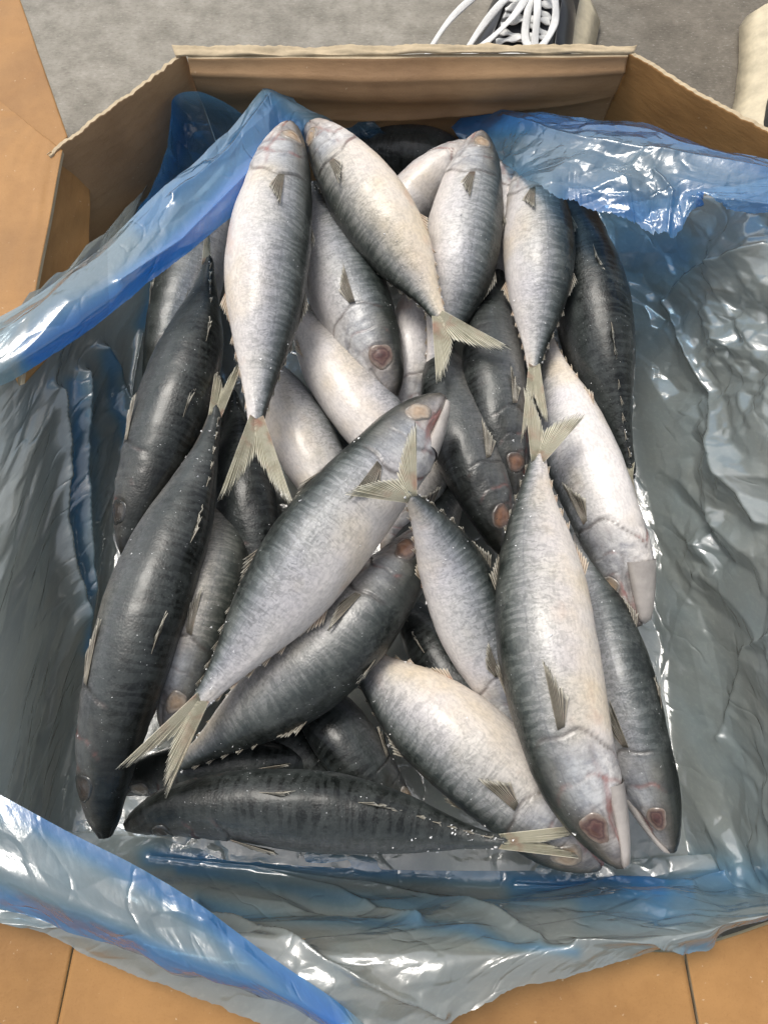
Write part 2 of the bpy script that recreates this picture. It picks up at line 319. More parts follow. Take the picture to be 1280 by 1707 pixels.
class Fish:
    def __init__(s, pts, half, side, tip, tipend=None, hf=.08):
        k = 1 + hf * np.exp(-((_fs - .11) / .13) ** 2); s.HS = HS * k; s.WS = WS * k
        W = [at(*p) for p in pts]; s.C = spline(W, NL)
        s.T = np.gradient(s.C, axis=0); s.T /= np.linalg.norm(s.T, axis=1)[:, None]
        V = CP - s.C; V /= np.linalg.norm(V, axis=1)[:, None]
        Pp = np.cross(s.T, V); Pp /= np.linalg.norm(Pp, axis=1)[:, None]; V = np.cross(Pp, s.T)
        sg = 1 if side == 'R' else -1
        tipa = np.radians(np.linspace(tip, tip if tipend is None else tipend, NL))[:, None]
        s.D = sg * np.cos(tipa) * Pp + np.sin(tipa) * V
        s.S = np.cross(s.D, s.T); s.sgn = 1.0
        if np.sum(s.S[NL // 3] * V[NL // 3]) < 0: s.sgn = -1.0     # which lateral side faces the camera
        t = math.radians(tip); mid = s.C[int(NL * .42)]; depth = (mid - CP) @ FW
        world = half * .93 * depth / F
        s.H = world / math.sqrt(math.cos(t) ** 2 + (.86 * math.sin(t)) ** 2)
        s.L = np.sum(np.linalg.norm(np.diff(s.C, axis=0), axis=1)); s.ss = np.linspace(0, 1, NL)
    def fr(s, q):
        f = lambda A: np.stack([np.interp(q, s.ss, A[:, j]) for j in range(3)], -1)
        return f(s.C), f(s.T), f(s.D), f(s.S)
    def surf(s, q, phi, side, lift=0.0):
        """phi 0 = back, pi = belly; side +-1"""
        q = np.asarray(q, float); phi = np.asarray(phi, float)
        C, T, D, S = s.fr(q); h = np.interp(q, _fs, s.HS) * s.H; w_ = np.interp(q, _fs, s.WS) * s.H
        cc = np.cos(phi); si = np.sin(phi)
        n = (cc * h)[..., None] * D + (side * si * w_)[..., None] * S
        ln = np.linalg.norm(n, axis=-1, keepdims=True)
        return C + n + n / np.maximum(ln, 1e-9) * lift
MOUTHS = 0.10; EYS = .115
def build_body(f, o_, root, dark, warm, kmouth):
    q = f.ss[:, None] * np.ones((1, NR)); a = np.linspace(0, 2 * math.pi, NR, endpoint=False)[None, :] * np.ones((NL, 1))
    g = np.where(a <= math.pi, a / math.pi, 2 - a / math.pi)
    h = np.interp(q, _fs, f.HS) * f.H; w_ = np.interp(q, _fs, f.WS) * f.H
    sg = .290 - .10 * np.abs((g - .50) * 2) ** 2.2 + .006 * np.sin(g * 19 + f.H * 900)            # gill slit
    sp = .205 - .085 * ((g - .52) * 2) ** 2 + .005 * np.sin(g * 23)                                        # pre-opercle
    gm = sstep(.20, .32, g)
    d = np.zeros_like(q)
    d += .030 * sstep(.035, .0, sg - q) * 0
    d += .016 * gm * np.exp(-((sg - q) / .018) ** 2) * (q < sg) - .034 * gm * np.exp(-((q - sg) / .006) ** 2) * (q >= sg)
    d += .014 * gm * np.exp(-((sp - q) / .014) ** 2) * (q < sp) - .016 * gm * np.exp(-((q - sp) / .006) ** 2) * (q >= sp)
    hz = sstep(.30, .24, q) * sstep(.15, .3, g)
    nsd = int(f.H * 1e6) % 90
    d += hz * (.020 * noise2(q * 26, g * 9, nsd) + .012 * np.abs(noise2(q * 60, g * 22, nsd + 1)) + .008 * np.abs(noise2(q * 120, g * 40, nsd + 2)))
    cpl = np.exp(-((g - (.60 + (q - .10) * 1.2)) / .03) ** 2) * (q > .085) * (q < .20)          # cheek crease
    c2 = np.exp(-((g - (.74 - (q - .1) * .5)) / .018) ** 2) * sstep(.07, .10, q) * sstep(.29, .25, q); c3 = np.exp(-((q - (.150 - .05 * ((g - .6) * 2.2) ** 2)) / .004) ** 2) * sstep(.42, .5, g) * sstep(.9, .8, g)
    cpl = np.maximum(cpl, np.maximum(.8 * c2, .7 * c3))
    d += -.022 * cpl
    er = np.sqrt(((q - EYS) * f.L) ** 2 + ((g - .43) * math.pi * np.interp(EYS, _fs, f.HS) * f.H * .9) ** 2) / (.235 * f.H)
    d += -.020 * np.exp(-((er - 1) / .16) ** 2) + .010 * np.exp(-((er - 1.35) / .2) ** 2)
    mg = .60 + .05 * q / .1
    mo = np.exp(-((g - mg) / .028) ** 2) * (q < MOUTHS)
    d += -.05 * mo
    bel = .032 * noise2(q * 7, a * 1.1, int(f.H * 1e5) % 50) + .012 * noise2(q * 17, a * 2.2, int(f.H * 1e5) % 37) + .006 * noise2(q * 40, a * 4, 3)
    d += bel
    cr = .9 * gm * np.exp(-((q - sg - .003) / .0058) ** 2) + .45 * gm * np.exp(-((q - sp - .002) / .005) ** 2) + .85 * mo
    orbit = np.exp(-(er / 1.55) ** 4)
    # keel: slightly pointed back and belly
    C, T, D, S = [np.repeat(x[:, None, :], NR, 1) for x in (f.C, f.T, f.D, f.S)]
    prof = 1 + d * np.minimum(1, 1)
    Y = np.cos(a) * h * (1 + .035 * np.abs(np.cos(a)) ** 8) + d * f.H * np.cos(a); X = np.sin(a) * w_ + d * f.H * np.sin(a)
    end = np.sqrt(np.clip((1 - q) / .028, 0.0004, 1)); Y = Y * end; X = X * end ** 1.3
    if kmouth:
        cut = sstep(.165, .125, q) * sstep(.56, .70, g); Y = Y * (1 - .38 * cut); cr = np.maximum(cr, .75 * cut)
    V = C + Y[..., None] * D + X[..., None] * S
    rest = np.stack([q * f.L, np.cos(a) * h, np.sin(a) * w_], -1)
    Vv = V.reshape(-1, 3); Fc = grid_faces(NL, NR, True)
    Vv = np.vstack([Vv, f.C[0] - f.T[0] * .0006, f.C[-1] + f.T[-1] * .001]); n0 = NL * NR
    tri = [[n0, (j + 1) % NR, j, j] for j in range(NR)] + [[n0 + 1, (NL - 1) * NR + j, (NL - 1) * NR + (j + 1) % NR, (NL - 1) * NR + j] for j in range(NR)]
    # caps as tris: build via pydata-friendly quads is invalid, so give the caps tiny rings instead
    A = {'along': q.ravel(), 'girth': g.ravel(), 'crease': np.clip(cr + .5 * cpl, 0, 1).ravel(), 'orbit': orbit.ravel(), 'rest': rest.reshape(-1, 3)}
    # collapse the end rings so no hole shows
    Vv = V.copy(); Vv[0] = f.C[0] + (V[0] - f.C[0]) * .02; Vv[-1] = f.C[-1] + (V[-1] - f.C[-1]) * .02
    o = mesh_obj('body', Vv.reshape(-1, 3), Fc[:, ::-1], M_FISH, root, True, A)
    o['dark'] = float(dark); o['warm'] = float(warm); o['seed'] = tuple(random.uniform(0, 9) for _ in range(3))
    return o
def fan(name, A, B, E, root, mat, n=12, m=7, jag=.12, N=None, bow=0.0, curl=0.0, thick=.00035, ridge=.0004, seed=0):
    """a rayed fin between the root line A-B and the tip curve E(u)"""
    r = random.Random(seed * 131 + int(abs(A[0]) * 1e5)); nc = 2 * n + 1; u = np.linspace(0, 1, nc)
    R = A[None] * (1 - u[:, None]) + B[None] * u[:, None]; Ee = np.array([E(x) for x in u])
    ln = np.array([(1 - r.uniform(0, .05) - (jag * r.uniform(.7, 1.6) if i % 2 else 0)) if r.random() > .06 else .8 for i in range(nc)])
    ww = np.linspace(0, 1, m + 1)
    Ee = R + (Ee - R) * ln[:, None]
    P = R[:, None, :] * (1 - ww[None, :, None]) + Ee[:, None, :] * ww[None, :, None]
    sp = np.linalg.norm(Ee[0] - Ee[-1]) / max(nc, 1)
    if N is None:
        N = np.cross(B - A, Ee[n] - R[n]); N /= max(np.linalg.norm(N), 1e-9)
        if N @ (CP - A) < 0: N = -N
    ray = (np.arange(nc) % 2 == 0).astype(float)[:, None] * np.ones((1, m + 1))
    sw = (Ee - R); side = (B - A) / max(np.linalg.norm(B - A), 1e-9)
    P += N * ((ray * ridge)[..., None] + (curl * ww ** 2)[None, :, None] + .0016 * np.array([r.uniform(-1, 1) for _ in range(nc)])[:, None, None] * (ww[None, :, None] ** 2))
    P += side * (bow * np.sin(ww * math.pi))[None, :, None]
    o = mesh_obj(name, P.reshape(-1, 3), grid_faces(nc, m + 1), mat, root, True, {'ray': ray.ravel(), 'reach': (np.ones((nc, 1)) * ww).ravel()})
    solidify(o, thick, 0); return o
def bez(a, b, c, u): return a * (1 - u) ** 2 + 2 * b * u * (1 - u) + c * u * u
def eye(f, side, root, mat, scale=1.15):
    n, k = 9, 28; V = []; rad = []
    R = .235 * f.H * scale
    hh = np.interp(EYS, _fs, f.HS) * f.H
    V.append(f.surf(EYS, .43 * math.pi, side, .0012 * 1)); rad.append(0)
    for i in range(1, n + 1):
        for j in range(k):
            t = 2 * math.pi * j / k; rr = R * i / n * (1 + .10 * math.sin(2 * t + R * 4e3) + .07 * math.sin(3 * t + R * 9e3) + .04 * math.sin(5 * t))
            q = EYS + rr * math.cos(t) * 1.12 / f.L; ph = .43 * math.pi + rr * math.sin(t) / (hh * .92)
            x = i / n; lift = .0010 * math.sqrt(max(0, 1 - x * x)) + .00025 * math.cos(x * 7) - (.0012 if i == n else 0)
            V.append(f.surf(q, ph, side, lift)); rad.append(x)
    Fc = [(0, 1 + j, 1 + (j + 1) % k) for j in range(k)] + [(1 + (i - 1) * k + j, 1 + i * k + j, 1 + i * k + (j + 1) % k, 1 + (i - 1) * k + (j + 1) % k) for i in range(1, n) for j in range(k)]
    return mesh_obj('eye', np.array(V), Fc, mat, root, True, {'rad': rad})
def jaw(f, root, gape, mat=None):
    """lower jaw: a tapered trough hinged behind the eye and swung down by gape (radians)"""
    n, k = 16, 14; V = []; C0, T, D, S = f.fr(.170); hb = np.interp(.170, _fs, f.HS) * f.H; wb = np.interp(.170, _fs, f.WS) * f.H
    hinge = C0 - D * hb * .66; ln = .172 * f.L
    dirv = -(T * math.cos(gape)) - D * math.sin(gape) + D * .34; dirv /= np.linalg.norm(dirv); nd = np.cross(S, dirv); nd /= np.linalg.norm(nd)
    if nd @ D < 0: nd = -nd
    for i in range(n):
        t = i / (n - 1); wd = wb * (.60 * (1 - t) ** .55 + .16) ; ht = hb * (.30 * (1 - t) ** .6 + .12)
        if i == n - 1: wd *= .15; ht *= .15
        c = hinge + dirv * ln * t - nd * hb * .03 * math.sin(t * math.pi)
        for j in range(k):
            a = 2 * math.pi * j / k; V.append(c + S * wd * math.cos(a) + nd * (ht * math.sin(a) * (1 if math.sin(a) < 0 else .35)))
    return mesh_obj('lower_jaw', np.array(V), grid_faces(n, k, True), mat or M_JAW, root)

FROST = []   # (point, size) collected on edges of the fish
def add_fish(label, pts, half, side, tip, tail=None, tz=None, dark=0., warm=0., eyemat='cloud', gape=0., fins=True, group='mackerel heaped in the lined box', pec=True, tipend=None, frost=8, tbase=None, dors=True, lobe_n=13, hf=.08):
    f = Fish(pts, half, side, tip, tipend, hf)
    org = f.C[NL // 2].copy(); root = thing('mackerel', label, 'fish', org, group)
    build_body(f, None, root, dark, warm, gape > 0)
    em = {'cloud': M_EYE, 'red': M_REDEYE, 'brown': M_BROWNEYE, 'dark': M_DARKEYE}[eyemat]
    for sd_ in (1, -1): eye(f, sd_, root, em)
    if gape: jaw(f, root, gape)
    pi = math.pi
    if pec:
        for sd_ in (1, -1):
            A = f.surf(.300, .465 * pi, sd_, .0004); B = f.surf(.304, .515 * pi, sd_, .0004)
            up = random.uniform(-.03, .06); lf = random.uniform(.0025, .006)
            e0 = f.surf(.430, (.46 + up) * pi, sd_, lf); e1 = f.surf(.355, (.57 + up) * pi, sd_, lf * .3)
            fan('pectoral_fin', A, B, lambda u, a=e0, b=e1: a * (1 - u) ** .6 + b * (1 - (1 - u) ** .6), root, M_PEC, 9, 6, .05, seed=int(half))
    if fins and dors:
        A = f.surf(.35, 0, 1, -.0006); B = f.surf(.42, 0, 1, -.0006); e0 = f.surf(.44, .03 * pi, f.sgn, .0045); e1 = f.surf(.47, .0, 1, .001)
        fan('first_dorsal_fin', A, B, lambda u: e0 * (1 - u) + e1 * u, root, M_PEC, 7, 5, .25, seed=int(half) + 1)
        A = f.surf(.60, 0, 1, -.0006); B = f.surf(.68, 0, 1, -.0006); c0 = f.surf(.655, .02, f.sgn, .0062); c1 = f.surf(.72, 0, 1, .0008)
        fan('second_dorsal_fin', A, B, lambda u: c0 * (1 - u) + c1 * u, root, M_PEC, 7, 5, .2, seed=int(half) + 2)
    if fins:
        A = f.surf(.62, pi, 1, -.0006); B = f.surf(.69, pi, 1, -.0006); d0 = f.surf(.67, pi, f.sgn, .0065); d1 = f.surf(.73, pi, 1, .0008)
        fan('anal_fin', A, B, lambda u: d0 * (1 - u) + d1 * u, root, M_PINK, 7, 5, .2, seed=int(half) + 3)
        for ph in (0, pi):
            for i in range(5):
                q0 = .745 + i * .042; A = f.surf(q0, ph, 1, -.0005); B = f.surf(q0 + .014, ph, 1, -.0005)
                g0 = f.surf(q0 + .034, ph, 1, .0034 - i * .0003); g1 = f.surf(q0 + .036, ph, 1, .0006)
                fan('finlet', A, B, lambda u, a=g0, b=g1: a * (1 - u) + b * u, root, M_PINK if ph else M_PEC, 2, 3, .15, seed=i)
    if tail:
        zt = tz if tz is not None else pts[-1][2]; Cb, T, D, S = f.fr(.958); hb = np.interp(.985, _fs, f.HS) * f.H
        tipsw = [at(p[0], p[1], p[2] if len(p) > 2 else zt) for p in tail]
        mid = sum(tipsw) / len(tipsw)
        Vv = CP - Cb; Vv /= np.linalg.norm(Vv); axis = T
        lat = np.cross(axis, Vv); lat /= np.linalg.norm(lat)
        fork = Cb + axis * hb * 2.2 + (mid - Cb) * .30
        for i, tp in enumerate(tipsw):
            sgn = 1 if (tp - Cb) @ lat > 0 else -1
            if len(tipsw) == 2 and i == 1 and ((tipsw[0] - Cb) @ lat > 0) == (sgn > 0): sgn = -sgn
            A = Cb + lat * sgn * hb * .85 - axis * hb * .1; B = Cb - lat * sgn * hb * .2 + axis * hb * .6
            wp = Vv * np.interp(.985, _fs, f.WS) * f.H * 1.15; A = A + wp; B = B + wp
            ctrl = (tp + fork) / 2 + (Cb - (tp + fork) / 2) * -.38
            fan('tail_lobe', A, B, lambda u, a=tp, b=ctrl, c=fork: bez(a, b, c, u), root, M_TAIL, lobe_n + 3, 10, .11, N=Vv, bow=hb * .35 * 0, curl=random.uniform(-.002, .003), seed=int(half) + 5 + i, ridge=.00045)
    # frost on the back ridge, belly ridge and random spots
    for _ in range(frost * 6):
        q0 = random.choice([random.uniform(.7, 1), random.uniform(.1, 1)]); ph = random.choice([random.gauss(0, .12), random.gauss(pi, .14), random.uniform(0, pi)])
        FROST.append((f.surf(q0, ph, f.sgn, .0001), abs(random.gauss(.0004, .00028)) + .0002))
    return f

G = 'mackerel heaped in the lined box'
# --- deep layer
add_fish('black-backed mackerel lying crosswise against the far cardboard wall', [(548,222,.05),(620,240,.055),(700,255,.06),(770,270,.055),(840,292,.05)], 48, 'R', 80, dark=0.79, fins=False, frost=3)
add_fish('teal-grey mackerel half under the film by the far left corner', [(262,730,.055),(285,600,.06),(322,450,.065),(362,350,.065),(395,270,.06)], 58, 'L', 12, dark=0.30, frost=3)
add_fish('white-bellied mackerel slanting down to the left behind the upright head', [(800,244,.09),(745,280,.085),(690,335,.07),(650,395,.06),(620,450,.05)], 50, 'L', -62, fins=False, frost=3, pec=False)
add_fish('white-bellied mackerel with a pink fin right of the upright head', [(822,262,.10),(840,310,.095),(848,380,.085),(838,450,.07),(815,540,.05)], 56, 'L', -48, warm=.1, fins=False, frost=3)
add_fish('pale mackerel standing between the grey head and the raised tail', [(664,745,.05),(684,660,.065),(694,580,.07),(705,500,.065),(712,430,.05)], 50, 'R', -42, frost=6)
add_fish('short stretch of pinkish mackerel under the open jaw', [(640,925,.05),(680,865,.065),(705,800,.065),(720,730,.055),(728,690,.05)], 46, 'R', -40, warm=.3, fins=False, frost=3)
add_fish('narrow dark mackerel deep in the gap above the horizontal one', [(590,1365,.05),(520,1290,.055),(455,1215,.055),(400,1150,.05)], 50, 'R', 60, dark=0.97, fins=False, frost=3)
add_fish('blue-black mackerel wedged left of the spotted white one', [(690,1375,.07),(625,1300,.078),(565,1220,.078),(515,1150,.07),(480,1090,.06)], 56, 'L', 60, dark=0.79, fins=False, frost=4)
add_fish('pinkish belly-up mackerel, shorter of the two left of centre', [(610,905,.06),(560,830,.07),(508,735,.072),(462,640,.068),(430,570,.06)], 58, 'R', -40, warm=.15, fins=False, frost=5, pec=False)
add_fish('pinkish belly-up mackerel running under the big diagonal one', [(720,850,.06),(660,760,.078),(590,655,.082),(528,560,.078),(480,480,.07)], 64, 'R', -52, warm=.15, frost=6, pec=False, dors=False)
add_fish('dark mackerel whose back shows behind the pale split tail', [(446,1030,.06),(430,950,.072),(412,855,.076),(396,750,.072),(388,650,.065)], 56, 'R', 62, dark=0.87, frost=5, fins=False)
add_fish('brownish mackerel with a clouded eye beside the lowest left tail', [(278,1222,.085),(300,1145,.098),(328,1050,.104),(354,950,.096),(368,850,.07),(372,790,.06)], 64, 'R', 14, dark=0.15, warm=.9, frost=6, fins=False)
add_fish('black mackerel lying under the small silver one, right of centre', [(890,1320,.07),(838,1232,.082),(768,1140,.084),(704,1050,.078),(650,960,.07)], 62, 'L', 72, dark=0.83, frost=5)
add_fish('dark filler mackerel added to darken the gap between the black horizontal one and the lowest left tail', [(196,1318,.055),(260,1292,.062),(380,1285,.066),(500,1285,.06),(620,1290,.05)], 56, 'L', 50, dark=0.77, fins=False, frost=3)  # added filler fish, stretched left so the gap over the bright film reads dark
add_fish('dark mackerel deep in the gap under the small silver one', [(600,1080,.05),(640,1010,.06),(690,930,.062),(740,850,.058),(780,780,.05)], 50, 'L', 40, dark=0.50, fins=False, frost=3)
# --- right side
add_fish('black mackerel along the right edge with pale finlets', [(925,290,.085),(955,390,.09),(980,480,.09),(1003,600,.088),(1026,700,.082),(1044,765,.078),(1056,800,.075)], 66, 'L', 68, [(1068,842),(1048,838)], dark=0.87, frost=7)
add_fish('dark grey mackerel head down with a brown eye, right-hand of the pair', [(858,835,.085),(846,765,.093),(830,680,.096),(822,590,.092),(826,510,.088),(834,440,.08)], 56, 'L', 42, dark=0.83, warm=.2, eyemat='brown', frost=7, fins=False)
add_fish('dark grey mackerel head down with an open fin, left-hand of the pair', [(840,925,.085),(822,860,.092),(786,770,.094),(760,690,.088),(742,610,.08),(735,540,.07)], 62, 'L', 38, dark=0.83, warm=.2, eyemat='brown', frost=7, fins=False)
add_fish('cream-white belly-up mackerel hanging head down by the right film', [(1062,1046,.095),(1045,960,.10),(1012,868,.104),(975,775,.10),(944,690,.094),(925,620,.088),(915,560,.08)], 66, 'L', -38, frost=5, gape=0.040, pec=True, dors=False, hf=0.20)
add_fish('grey-flanked mackerel with a black back and reddish eye, outermost at lower right', [(1118,1422,.085),(1090,1335,.095),(1058,1235,.10),(1030,1135,.10),(1003,1040,.095),(980,950,.09),(962,880,.08)], 64, 'R', 22, dark=0.12, eyemat='red', gape=0.064, frost=6, hf=0.16)
add_fish('tapering grey mackerel under the torn blue film at top right', [(880,262,.11),(892,335,.12),(898,420,.122),(897,500,.118),(893,565,.113),(889,625,.108)], 61, 'L', 4, [(868,738,.115),(915,705,.118)], warm=.1, frost=9, dark=0.05)
# --- upper group
add_fish('grey mackerel with a red snout pointing down beside the white pair', [(655,664,.09),(634,610,.098),(594,520,.10),(560,440,.097),(532,365,.09),(515,305,.08)], 70, 'R', 2, eyemat='red', frost=7, dark=0.05, hf=0.15)
add_fish('upright mackerel with a clouded orange eye under the blue film corner', [(801,222,.118),(790,290,.12),(776,370,.12),(765,450,.115),(742,540,.10),(716,625,.085)], 65, 'L', 6, warm=.1, frost=7)
add_fish('cream mackerel with serrated edge and a forked tail reaching right', [(516,206,.125),(560,262,.13),(624,352,.133),(676,430,.132),(712,490,.130),(738,540,.128)], 66, 'R', -8, [(854,581,.130),(728,642,.128)], warm=.7, frost=12)
# --- left
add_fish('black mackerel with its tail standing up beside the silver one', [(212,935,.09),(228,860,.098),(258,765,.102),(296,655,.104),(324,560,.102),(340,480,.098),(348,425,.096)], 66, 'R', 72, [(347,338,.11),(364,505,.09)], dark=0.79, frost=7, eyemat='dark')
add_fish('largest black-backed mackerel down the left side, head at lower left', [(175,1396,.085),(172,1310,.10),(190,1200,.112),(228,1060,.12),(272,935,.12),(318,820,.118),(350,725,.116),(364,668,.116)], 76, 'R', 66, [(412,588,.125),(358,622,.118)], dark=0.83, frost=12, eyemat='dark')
# --- top of the heap
add_fish('dark blue mackerel tucked under the belly of the big diagonal one', [(704,884,.115),(668,945,.122),(612,1016,.124),(552,1080,.12),(484,1140,.114),(410,1195,.106),(340,1248,.098),(292,1280,.09)], 80, 'L', 30, dark=0.42, warm=.35, eyemat='brown', frost=8)
add_fish('spotted white mackerel at the bottom with its jaw under a pale tail', [(1002,1444,.10),(944,1392,.105),(866,1325,.11),(778,1248,.112),(694,1180,.108),(622,1120,.10),(570,1070,.09)], 88, 'L', -14, warm=.4, gape=0.056, frost=7, hf=0.34)
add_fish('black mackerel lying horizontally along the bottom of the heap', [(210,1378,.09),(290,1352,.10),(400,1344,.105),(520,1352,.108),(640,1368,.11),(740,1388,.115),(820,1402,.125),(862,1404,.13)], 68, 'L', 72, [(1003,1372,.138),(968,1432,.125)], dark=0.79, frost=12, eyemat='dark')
add_fish('small silver mackerel with its tail laid over the big diagonal one', [(892,1265,.09),(842,1150,.105),(790,1040,.122),(752,945,.140),(714,870,.168),(676,818,.196)], 66, 'R', 4, [(694,700,.206),(574,824,.200)], frost=9, dark=0)
add_fish('silver mackerel standing upright with its snout against the blue hem, forked tail down', [(483,206,.135),(466,300,.142),(447,420,.145),(440,530,.143),(432,630,.138),(426,720,.133)], 72, 'L', 1, [(362,836,.130),(492,850,.130)], warm=.15, frost=10, tipend=0, hf=0.10)
add_fish('big blue-grey diagonal mackerel with an open mouth across the middle', [(740,662,.15),(698,708,.153),(648,768,.156),(588,838,.158),(528,912,.158),(456,1010,.153),(382,1108,.145),(318,1188,.138)], 84, 'R', -6, [(190,1286,.135),(276,1332,.135)], gape=0.088, frost=10, warm=.1, hf=0.22)
add_fish('large silver mackerel at right with a red eye and a spread tail', [(1040,1444,.14),(1002,1372,.15),(962,1290,.156),(934,1190,.16),(914,1090,.16),(902,990,.156),(895,900,.15),(893,820,.143),(898,745,.14)], 88, 'L', -2, [(872,640,.15),(978,690,.152)], warm=.45, eyemat='red', gape=0.052, frost=9, hf=0.16)

# frost crumbs: one mesh of tiny crystals
V, Fc = [], []
for p, r in FROST:
    b = len(V)
    d = [np.array([random.gauss(0, 1) for _ in range(3)]) for _ in range(4)]
    base = [np.array(v, float) for v in ((1, 1, 1), (-1, -1, 1), (-1, 1, -1), (1, -1, -1))]
    V += [p + (v + .5 * e) * r * .6 for v, e in zip(base, d)]; Fc += [(b, b + 1, b + 2), (b, b + 3, b + 1), (b, b + 2, b + 3), (b + 1, b + 3, b + 2)]
fo = mesh_obj('frost_crumbs', np.array(V), Fc, M_FROST, smooth=False); fo['kind'] = 'stuff'; fo['label'] = 'white frost crumbs clinging to the fish'; fo['category'] = 'frost'

# ------------------------------------------------------------------ plastic film
def crumple(U, W_, cell, seed, ax=1.0, ay=1.0):
    """piecewise-planar crumpling: difference of two polyhedral envelopes"""
    r = np.random.default_rng(seed); u = U.ravel() / ax; v = W_.ravel() / ay; out = None
    for k in range(2):
        gx = np.arange(u.min() - 2 * cell, u.max() + 2 * cell, cell); gy = np.arange(v.min() - 2 * cell, v.max() + 2 * cell, cell)
        X, Y = np.meshgrid(gx, gy); X = X + r.uniform(-.6, .6, X.shape) * cell; Y = Y + r.uniform(-.6, .6, Y.shape) * cell
        c = np.stack([X.ravel(), Y.ravel()], 1); o = r.uniform(-.5, .5, len(c)) * cell * cell
        res = np.empty(len(u)); K = 20000
        cu = c - c.mean(0); um = u - c[:, 0].mean(); vm = v - c[:, 1].mean(); off = o - (cu ** 2).sum(1)
        for i in range(0, len(u), K):
            res[i:i + K] = (2 * (um[i:i + K, None] * cu[None, :, 0] + vm[i:i + K, None] * cu[None, :, 1]) + off[None]).max(1)
        out = res if out is None else out - res
    return (out / cell).reshape(U.shape)
def pl_dist(px, py, line):
    d = np.full(px.shape, 1e9)
    for (x0, y0), (x1, y1) in zip(line[:-1], line[1:]):
        dx, dy = x1 - x0, y1 - y0; t = np.clip(((px - x0) * dx + (py - y0) * dy) / (dx * dx + dy * dy), 0, 1)
        d = np.minimum(d, np.hypot(px - x0 - t * dx, py - y0 - t * dy))
    return d
def film(name, curves, nu, nv, parent, amp=(.25, .25, .2), cells=(.05, .02, .009), aniso=(1, 1), folds=(), blue=(), blue0=.0, dense=.8, seed=0, torn=None, hold=0.0, dense_fn=None):
    """loft through pixel/height curves, then crumple; u runs along a curve, v across the curves"""
    cs = [spline([at(*p) for p in c], nu) for c in curves]
    A = np.array(cs)                                         # k, nu, 3
    tt = np.linspace(0, len(cs) - 1, nv); P = np.empty((nu, nv, 3))
    Ap = np.concatenate([[2 * A[0] - A[1]], A, [2 * A[-1] - A[-2]]])
    for j, t in enumerate(tt):
        i = min(int(t), len(cs) - 2); x = t - i; a, b, c, d = Ap[i], Ap[i + 1], Ap[i + 2], Ap[i + 3]
        P[:, j] = .5 * ((2 * b) + (c - a) * x + (2 * a - 5 * b + 4 * c - d) * x ** 2 + (3 * b - a - 3 * c + d) * x ** 3)
    if torn is not None:
        us = np.concatenate([[0], np.cumsum(np.linalg.norm(np.diff(P[:, -1], axis=0), axis=1))])
        lim = 1 - torn * (.55 + .9 * noise2(us * 45, us * 0 + seed, 5) + .45 * noise2(us * 170, us * 0 + seed, 9) + .30 * noise2(us * 480, us * 0 + seed, 4)).clip(0, 1.5)
        x = np.linspace(0, nv - 1, nv)[None] * lim[:, None]; i0 = np.minimum(x.astype(int), nv - 2); fr_ = (x - i0)[..., None]; ii = np.arange(nu)[:, None]
        P = P[ii, i0] * (1 - fr_) + P[ii, i0 + 1] * fr_
    Lu = np.mean(np.linalg.norm(np.diff(P, axis=0), axis=2).sum(0)); 
    su = np.concatenate([np.zeros((1, nv)), np.cumsum(np.linalg.norm(np.diff(P, axis=0), axis=2), 0)]); sv = np.concatenate([np.zeros((nu, 1)), np.cumsum(np.linalg.norm(np.diff(P, axis=1), axis=2), 1)], 1)
    du = np.gradient(P, axis=0); dv = np.gradient(P, axis=1); N = np.cross(du, dv); N /= np.maximum(np.linalg.norm(N, axis=2, keepdims=True), 1e-12)
    flip = (N * (CP - P)).sum(2).mean() < 0
    if flip: N = -N
    wu = su + .012 * noise2(su * 14, sv * 14, seed); wvv = sv + .012 * noise2(su * 14 + 5, sv * 14, seed + 1)
    hgt = np.zeros((nu, nv))
    for k, (a_, c_) in enumerate(zip(amp, cells)):
        if a_ == 0: continue
        mask = np.clip(.55 + 2.6 * noise2(su * 8, sv * 8, seed + 3 + k), .08, 1.9) if k else 1.0
        hgt += a_ * mask * crumple(wu, wvv, c_, seed * 7 + k + 1, aniso[0], aniso[1])
    px, py = to_px(P)
    for line, aa, ww in folds:
        d = pl_dist(px, py, line); hgt += aa * np.exp(-(d / ww))
    bl = np.full((nu, nv), float(blue0)); 
    for line, aa, ww in blue:
        d = pl_dist(px, py, line); bl += aa * np.exp(-(d / ww) ** 2)
    vv = np.linspace(0, 1, nv)[None]; edge = np.ones((nu, nv)) * (1 - hold * (1 - np.minimum(1, vv * 6)))
    calm = .25 + .75 * sstep(.012, .05, P[..., 2])
    P = P + N * (hgt * edge * calm)[..., None]; P[..., 2] = np.maximum(P[..., 2], .0095 + .0006 * noise2(su * 30, sv * 30, seed))
    dn = np.full((nu, nv), float(dense))
    if dense_fn: dn = dense_fn(px, py, dn)
    Fc = grid_faces(nu, nv)
    if not flip: Fc = Fc
    else: Fc = Fc[:, ::-1]
    flat = np.stack([su + seed * 3.1, sv, np.zeros_like(su)], -1)
    o = mesh_obj(name, P.reshape(-1, 3), Fc, M_FILM, parent, True, {'blue': np.clip(bl, 0, 1.2).ravel(), 'dense': dn.ravel(), 'flat': flat.reshape(-1, 3)})
    return o

bag = thing('plastic_liner', 'crumpled translucent blue-grey plastic liner spread inside and over the cardboard box', 'plastic bag', (0, .25, .01))
# bottom of the bag under the heap
film('liner_sheet', [[(330,230,.012),(640,250,.012),(980,240,.012)], [(230,700,.01),(640,700,.01),(1060,700,.01)], [(180,1100,.01),(640,1100,.01),(1100,1100,.01)], [(150,1420,.012),(640,1450,.012),(1150,1450,.012)]], 140, 160, bag, seed=2, dense=1, amp=(.1, .1, 0))
